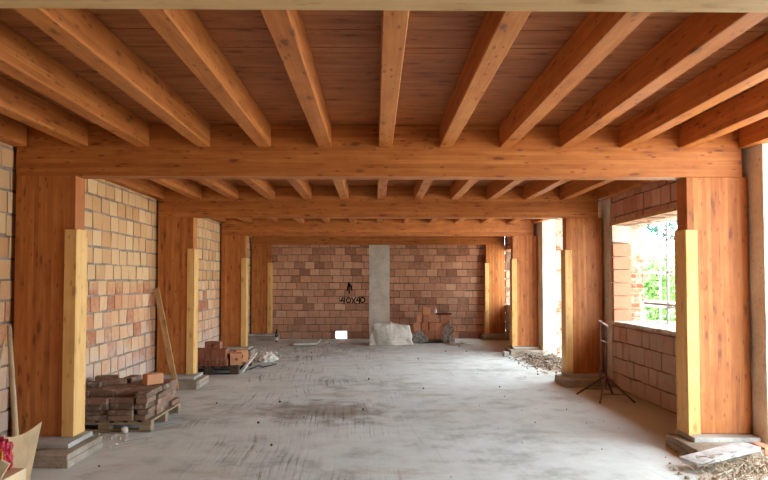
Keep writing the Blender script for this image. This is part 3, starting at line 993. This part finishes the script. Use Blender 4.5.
# --- pale flat board on the floor by the back wall
bm = B()
q = [(at(294, 16.0), 16.02), (at(316.5, 16.0), 16.08), (at(322, 17.3), 17.3), (at(301, 17.3), 17.35)]
lo = [bm.verts.new((x, y, 0.012)) for x, y in q]; hi = [bm.verts.new((x, y, 0.06)) for x, y in q]
bm.faces.new(lo); bm.faces.new(hi)
for i in range(4):
    j = (i + 1) % 4; bm.faces.new((lo[i], lo[j], hi[j], hi[i]))
bevel(bm, 0.004)
tag(obj('flat_board', bm, M_BOARDP), 'pale flat board lying on the floor near the back wall', 'board')

# --- dark bottle by the farthest left column
root = empty('bottle', (at(277.3, 17.1), 17.1, 0))
bm = B(); lathe(bm, [(0.036, 0.0), (0.04, 0.01), (0.04, 0.20), (0.033, 0.235), (0.015, 0.262), (0.014, 0.315), (0.017, 0.316), (0.017, 0.335)], 16)
obj('glass_body', bm, M_BOTTLE, root, smooth=True)
bm = B(); lathe(bm, [(0.0415, 0.03), (0.0415, 0.12)], 16)
obj('paper_label', bm, M_LABEL, root, smooth=True)
tag(root, 'dark bottle with pale label standing by the farthest left column', 'bottle')

# --- leaning lath by the second left column
def board_between(p, q, w_, t_, up, name, mat, parent=None):
    p, q = Vector(p), Vector(q)
    L = (q - p).length
    z = (q - p).normalized()
    x = Vector(up).cross(z).normalized(); y = z.cross(x)
    bm = B(); box(bm, -w_ / 2, w_ / 2, -t_ / 2, t_ / 2, 0, L); bevel(bm, min(0.003, t_ / 5))
    o = obj(name, bm, mat, parent)
    M = Matrix((x, y, z)).transposed().to_4x4(); M.translation = p
    o.matrix_world = M
    return o
o = board_between((-2.92, 9.55, 0.012), (-3.395, 10.05, 1.50), 0.085, 0.03, (0, -1, 0.2), 'leaning_lath', M_LEAN)
tag(o, 'pale narrow wooden lath leaning against the left wall by the second column', 'lath')

# --- wooden handles at the left edge
bm = B(); tube(bm, (0, 0, 0), (0, 0, 1.36), 0.025, 0.020, 12)
o = obj('tool_handle', bm, M_HANDLE)
p, q = Vector((-2.95, 5.42, 0.005)), Vector((-3.385, 5.99, 1.37))
o.matrix_world = Matrix.Translation(p) @ (q - p).to_track_quat('Z', 'Y').to_matrix().to_4x4()
tag(o, 'thick worn wooden pole leaning on the wall beside the nearest left column', 'pole', 'wooden poles at the left edge')
bm = B(); tube(bm, (0, 0, 0), (0, 0, 1.36), 0.014, 0.012, 12)
o = obj('tool_handle', bm, M_HANDLE)
p, q = Vector((-3.03, 4.98, 0.005)), Vector((-3.325, 5.90, 1.30))
o.matrix_world = Matrix.Translation(p) @ (q - p).to_track_quat('Z', 'Y').to_matrix().to_4x4()
tag(o, 'thinner slanting wooden pole crossing the thick pole at the left edge', 'pole', 'wooden poles at the left edge')

# --- cardboard, red bag and card at the bottom left
def px3(px, py, Y): return Vector(((px - 375.3) / F * Y, Y, 1.62 + (280.5 - py) / F * Y))
bm = B()
X0, X1, Y0_, Y1_, H_, t = -2.74, -2.29, 4.0, 4.30, 0.385, 0.006
box(bm, X0, X1, Y0_, Y0_ + t, 0.0, H_); box(bm, X0, X1, Y1_ - t, Y1_, 0.0, H_)
box(bm, X0, X0 + t, Y0_ + t, Y1_ - t, 0.0, H_); box(bm, X1 - t, X1, Y0_ + t, Y1_ - t, 0.0, H_)
box(bm, X0, X1, Y0_, Y1_, H_, H_ + t)
tag(obj('cardboard_box', bm, M_CARD), 'closed cardboard box under the red bag in the bottom left corner', 'box')
bm = B()
nu, nv = 18, 14
def sheet(u, v_):
    a, b = px3(3, 434, 4.42), px3(47.5, 419, 4.92)
    xx = a.x + (b.x - a.x) * u
    yy = a.y + (b.y - a.y) * u
    zt = (a.z + (b.z - a.z) * u) - 0.045 * math.sin(math.pi * u)
    pull = 0.06 * u ** 2 * (1 - v_) * (1.0 if v_ > 0.3 else v_ / 0.3 * 0.6 + 0.4)
    return Vector((xx - pull * 1.0, yy - 0.10 * (1 - v_) - 0.05 * math.sin(math.pi * u) * (1 - v_), 0.003 + (zt - 0.003) * v_))
g_ = [[bm.verts.new(sheet(i / nu, j / nv)) for j in range(nv + 1)] for i in range(nu + 1)]
for i in range(nu):
    for j in range(nv):
        bm.faces.new((g_[i][j], g_[i + 1][j], g_[i + 1][j + 1], g_[i][j + 1]))
bmesh.ops.solidify(bm, geom=list(bm.faces), thickness=0.005)
tag(obj('cardboard_sheet', bm, M_CARD), 'large curved cardboard sheet standing at the bottom left corner', 'cardboard')
x, y, z = px3(2, 444, 4.2)
o = crumple('red_bag', x, y, H_ + t, 0.105, 0.07, 0.12, M_RED, 2.0, 0.35, 4, 2.2)
tag(o, 'crumpled red plastic bag on the cardboard box', 'bag')
bm = B()
pts = [px3(6.6, 447, 4.09), px3(9.2, 449, 4.08), px3(9.0, 453, 4.075), px3(8.4, 459, 4.07), px3(7.6, 461, 4.07)]
for a, b in zip(pts[:-1], pts[1:]): tube(bm, a, b, 0.007, 0.007, 8)
tag(obj('strap', bm, M_YEL), 'orange yellow loop of strap between red bag and cream card', 'strap')
bm = B()
q = [px3(-4, 475, 4.03), px3(6.5, 478.0, 4.03), px3(16.6, 461, 4.06), px3(8, 456.5, 4.06)]
lo = [bm.verts.new(p) for p in q]; hi = [bm.verts.new(p + Vector((0.002, 0.008, 0.003))) for p in q]
bm.faces.new(lo); bm.faces.new(hi)
for i in range(4):
    j = (i + 1) % 4; bm.faces.new((lo[i], lo[j], hi[j], hi[i]))
tag(obj('cream_card', bm, M_CREAM), 'cream coloured card propped against the red bag', 'card')

# --- folding steel stand by the second right column
root = empty('steel_stand', (3.155, 8.9, 0))
def T(name, p, q, r, mat=M_RUST, par=root, seg=8):
    bm = B(); tube(bm, p, q, r, r, seg); return obj(name, bm, mat, par, smooth=False)
T('upright', (-0.045, -0.02, 0.20), (-0.045, -0.02, 1.06), 0.013)
T('upright', (0.045, 0.03, 0.12), (0.045, -0.05, 0.98), 0.013)
T('top_rail', (-0.055, -0.02, 1.06), (0.055, -0.05, 0.985), 0.016, M_RUSTP)
T('cross_bar', (-0.045, -0.02, 0.80), (0.045, -0.04, 0.76), 0.010, M_RUSTP)
T('cross_bar', (-0.045, -0.01, 0.38), (0.045, 0.01, 0.34), 0.010)
T('leg', (0.03, 0.0, 0.30), (-0.30, 0.22, 0.015), 0.014)
T('leg', (0.03, 0.0, 0.30), (-0.20, -0.44, 0.015), 0.014)
T('leg', (0.03, 0.0, 0.30), (0.27, -0.42, 0.015), 0.014)
T('leg', (0.03, 0.0, 0.30), (0.20, 0.18, 0.015), 0.014)
T('brace', (-0.14, -0.30, 0.10), (0.19, -0.29, 0.10), 0.008)
T('brace', (-0.20, 0.15, 0.10), (0.13, 0.12, 0.10), 0.008)
tag(root, 'dark rusty steel stand with splayed legs beside the second right column', 'stand')

# --- white plank by the nearest right column
o = board_between((2.67, 5.50, 0.075), (3.31, 5.67, 0.165), 0.215, 0.035, (0, 0, 1), 'white_plank', M_LIMEP)
o.matrix_world = o.matrix_world
tag(o, 'whitewashed wide plank lying by the nearest right column footing', 'plank')

# ================================================================ rubble, debris
def rubble(name, region, n, smin, smax, mat, label, seed, hgt=None, cat='rubble'):
    rng = random.Random(seed)
    bm = B()
    for i in range(n):
        u, v_ = rng.gauss(0, 0.45), rng.gauss(0, 0.45)
        u, v_ = max(-1, min(1, u)), max(-1, min(1, v_))
        x = region[0] + (region[1] - region[0]) * (u + 1) / 2
        y = region[2] + (region[3] - region[2]) * (v_ + 1) / 2
        s = smin + (smax - smin) * rng.random() ** 2.5
        base = 0.0
        if hgt: base = hgt * max(0, 1 - math.hypot(u, v_) * 1.1) * rng.random()
        m = Matrix.Translation((x, y, base + s * 0.32)) @ Matrix.Rotation(rng.uniform(0, 6.3), 4, Vector((rng.random(), rng.random(), rng.random() + .01)).normalized())
        r = bmesh.ops.create_icosphere(bm, subdivisions=1, radius=s * 0.6, matrix=m)
        for vv in r['verts']:
            vv.co += Vector((rng.uniform(-1, 1), rng.uniform(-1, 1), rng.uniform(-1, 1))) * s * 0.16
            if vv.co.z < 0.0: vv.co.z = 0.0
    o = obj(name, bm, mat)
    return tag(o, label, cat, None, 'stuff')
def heap(name, region, h, mat, label, seed):
    """low mound of fines under the rubble"""
    bm = B(); n = 26
    cx, cy = (region[0] + region[1]) / 2, (region[2] + region[3]) / 2
    rx, ry = (region[1] - region[0]) / 2, (region[3] - region[2]) / 2
    g_ = []
    for i in range(n + 1):
        row = []
        for j in range(n + 1):
            u, v_ = -1 + 2 * i / n, -1 + 2 * j / n
            r = min(1, math.hypot(u, v_))
            z = h * (1 - r) ** 1.2 * (0.8 + 0.6 * mnoise.noise(Vector((u * 3, v_ * 3, seed)))) - 0.006 + 0.02 * abs(mnoise.noise(Vector((u * 9, v_ * 9, seed)))) * (1 - r)
            row.append(bm.verts.new((cx + u * rx, cy + v_ * ry, z)))
        g_.append(row)
    for i in range(n):
        for j in range(n):
            bm.faces.new((g_[i][j], g_[i + 1][j], g_[i + 1][j + 1], g_[i][j + 1]))
    return tag(obj(name, bm, mat, smooth=True), label, 'rubble', None, 'stuff')
heap('rubble_heap', (2.55, 3.93, 4.55, 5.7), 0.10, M_GRAVEL, 'low mound of pale rubble by the nearest right opening', 1)
rubble('rubble', (2.55, 4.05, 4.5, 5.95), 900, 0.008, 0.045, M_RUB, 'broken brick and plaster bits beside the white plank', 2, 0.12)
heap('rubble_heap', (2.95, 3.93, 11.2, 13.9), 0.15, M_MORTAR, 'mound of pale rubble in the wide right opening', 3)
rubble('rubble', (2.8, 4.1, 11.0, 13.9), 900, 0.01, 0.05, M_RUBD, 'broken masonry bits in the wide right opening', 4, 0.18)
rubble('rubble', (-3.4, -1.9, 12.6, 16.5), 160, 0.01, 0.05, M_RUB, 'small rubble along the left wall beyond the second pallet', 5)
rubble('rubble', (-2.2, -0.6, 15.8, 17.6), 90, 0.01, 0.035, M_RUB, 'crumbs of mortar on the floor near the flat board', 6)
rubble('rubble', (-3.4, -2.3, 6.2, 7.1), 60, 0.006, 0.03, M_RUB, 'crumbs of mortar beside the near pallet', 7)
rng = random.Random(77)
bm = B()
for i in range(110):
    x, y = rng.uniform(-3.0, 3.3), 4.9 + 12.5 * rng.random() ** 1.2
    s = 0.004 + 0.016 * rng.random() ** 3
    r = bmesh.ops.create_icosphere(bm, subdivisions=1, radius=s, matrix=Matrix.Translation((x, y, s * 0.6)))
    for vv in r['verts']: vv.co += Vector((rng.uniform(-1, 1), rng.uniform(-1, 1), rng.uniform(-1, 1) * .6)) * s * 0.3
tag(obj('floor_debris', bm, M_MORTAR_D), 'small scattered crumbs across the concrete floor', 'debris', None, 'stuff')
# straw and twigs at the near opening and at the back
def straw(region, n, L, mat, label, seed, zmax=0.08, r=0.004):
    rng = random.Random(seed); bm = B()
    for i in range(n):
        x, y = rng.uniform(*region[:2]), rng.uniform(*region[2:])
        a = rng.uniform(0, math.pi); l = L * rng.uniform(0.4, 1)
        z0, z1 = rng.uniform(0.012, zmax), rng.uniform(0.012, zmax)
        tube(bm, (x, y, z0), (x + math.cos(a) * l, y + math.sin(a) * l, z1), r, r * 0.7, 5)
    return tag(obj('straw', bm, mat), label, 'straw', None, 'stuff')
straw((2.7, 3.6, 4.7, 5.6), 320, 0.16, M_STRAW, 'dry straw over the rubble by the white plank', 3, 0.14)
straw((3.0, 3.6, 11.5, 13.5), 70, 0.3, M_STICKD, 'dark twigs on the rubble in the wide opening', 5, 0.18)
straw((at(448, 16.3), at(466, 16.3), 16.05, 16.45), 60, 0.22, M_STRAW, 'strip of dry debris on the floor right of the brick stack', 6, 0.03, 0.006)

# individual bits
o = crumple('lime_lump', -2.66, 6.93, 0.0, 0.035, 0.03, 0.04, M_STONE, 7.0, 0.4, 2, 2.0)
tag(o, 'small white lump on the floor in front of the near pallet', 'lump')
# plastered boards sticking out at the right of the second pallet
o = board_between((-2.325, 11.25, 0.03), (-2.31, 12.6, 0.22), 0.06, 0.025, (0, 0, 1), 'white_lath', M_STICKW)
tag(o, 'plaster-smeared white lath slanting beside the second pallet', 'lath')
o = crumple('plastic_sheet', -2.16, 12.95, 0.0, 0.17, 0.12, 0.10, M_FILM, 12.0, 0.6, 4, 2.2)
tag(o, 'crumpled white plastic sheet on the floor behind the second pallet', 'plastic sheet')
bm = B(); pts = [(-2.26, 11.72, 0.016), (-2.15, 11.95, 0.05), (-2.08, 12.0, 0.016), (-1.90, 12.45, 0.016)]
for a, b in zip(pts[:-1], pts[1:]): tube(bm, a, b, 0.013, 0.011, 7)
tag(obj('dark_stick', bm, M_STICKD), 'dark bent stick on the floor right of the second pallet', 'stick')
o = obj('wood_offcut', brick_mesh(0.10, 0.22, 0.10, 0.003, 3), M_PAD, loc=(2.80, 13.80, 0.0))
tag(o, 'small square block on the floor at the third right column footing', 'block')
o = obj('hollow_brick', brick_mesh(0.10, 0.2, 0.11, 0.003, 3), M_TERRA, loc=(3.52, 5.83, 0.02))
tag(o, 'brown brick end in the rubble at the nearest right pier', 'brick')

# ================================================================ outside: scaffold, trees
root = empty('scaffold', (5.0, 9.5, -0.06))
def ST(name, p, q, r=0.024):
    bm = B(); tube(bm, p, q, r, r, 8); return obj(name, bm, M_GALV, root, smooth=True)
for y_ in (-2.4, -0.4, 1.42, 3.4):
    for x_ in (0.0, 0.75):
        ST('standard_tube', (x_, y_, 0.0), (x_, y_, 4.6))
    for z_ in (1.2, 2.9): ST('transom_tube', (-0.05, y_, z_), (0.80, y_, z_))
for x_ in (0.0, 0.75):
    for z_ in (0.86, 1.22, 1.82, 2.38, 3.3):
        ST('ledger_tube', (x_, -2.5, z_), (x_, 3.5, z_), 0.02)
ST('diagonal_tube', (0.0, -0.4, 1.22), (0.0, 1.42, 2.9), 0.018)
for x_ in (0.10, 0.33, 0.56):
    bm = B(); box(bm, x_ - 0.1, x_ + 0.1, -2.45, 3.45, 1.245, 1.285); obj('deck_plank', bm, M_PLANKG, root)
tag(root, 'galvanised tube scaffold with plank deck outside the window', 'scaffold')

def tree(x, y, h, cr, mat, label, seed, conic=False, n=2600, zc=None, sq=1.0):
    root = empty('tree', (x, y, -0.06))
    rng = random.Random(seed)
    bm = B()
    pts = [(0, 0, 0), (0.1, 0.05, h * 0.3), (0.0, 0.1, h * 0.62), (0.05, 0, h * 0.9)]
    for i, (a, b) in enumerate(zip(pts[:-1], pts[1:])):
        tube(bm, a, b, 0.16 * h / 6 * (1 - i * 0.3), 0.16 * h / 6 * (0.7 - i * 0.3 + 0.05), 8)
    for i in range(7):
        a = rng.uniform(0, 6.3); z0 = h * rng.uniform(0.3, 0.7)
        tube(bm, (0, 0, z0), (math.cos(a) * cr * 0.6, math.sin(a) * cr * 0.6, z0 + cr * 0.4), 0.04, 0.015, 6)
    obj('trunk', bm, M_BARK, root)
    bm = B()
    for i in range(n):
        d = Vector((rng.gauss(0, 1), rng.gauss(0, 1), rng.gauss(0, 1))).normalized() * rng.random() ** 0.4
        if conic:
            t_ = rng.random()
            rr_ = cr * (1 - t_) * (0.4 + 0.6 * rng.random())
            a = rng.uniform(0, 6.3)
            p = Vector((math.cos(a) * rr_, math.sin(a) * rr_, h * (0.08 + 0.92 * t_) - rr_ * 0.25))
        else:
            lump = 1 + 0.35 * mnoise.noise(d * 2.5 + Vector((seed, 0, 0)))
            p = Vector((d.x * cr * lump, d.y * cr * lump, (zc or h * 0.62) + d.z * (h * 0.4) * lump * sq))
        s = rng.uniform(0.06, 0.15)
        u = Vector((rng.gauss(0, 1), rng.gauss(0, 1), rng.gauss(0, 1))).normalized()
        w_ = u.orthogonal().normalized()
        vs = [bm.verts.new(p + u * s), bm.verts.new(p + w_ * s * 0.5), bm.verts.new(p - u * s), bm.verts.new(p - w_ * s * 0.5)]
        bm.faces.new(vs)
    obj('foliage', bm, mat, root)
    tag(root, label, 'tree', 'trees beyond the scaffold')
tree(9.9, 22.4, 3.2, 1.9, M_LEAF, 'pale green bushy tree seen through the window at the left', 3, n=2600, zc=1.3, sq=1.1)
tree(14.2, 31.5, 3.2, 2.0, M_LEAF, 'low green shrub beyond the window, right of the upright tube', 4, n=2200, zc=1.4)
tree(13.6, 28.5, 8.4, 2.6, M_LEAFB, 'tall bluish green tree at the top right of the window', 5, n=5200, zc=5.6, sq=0.7)
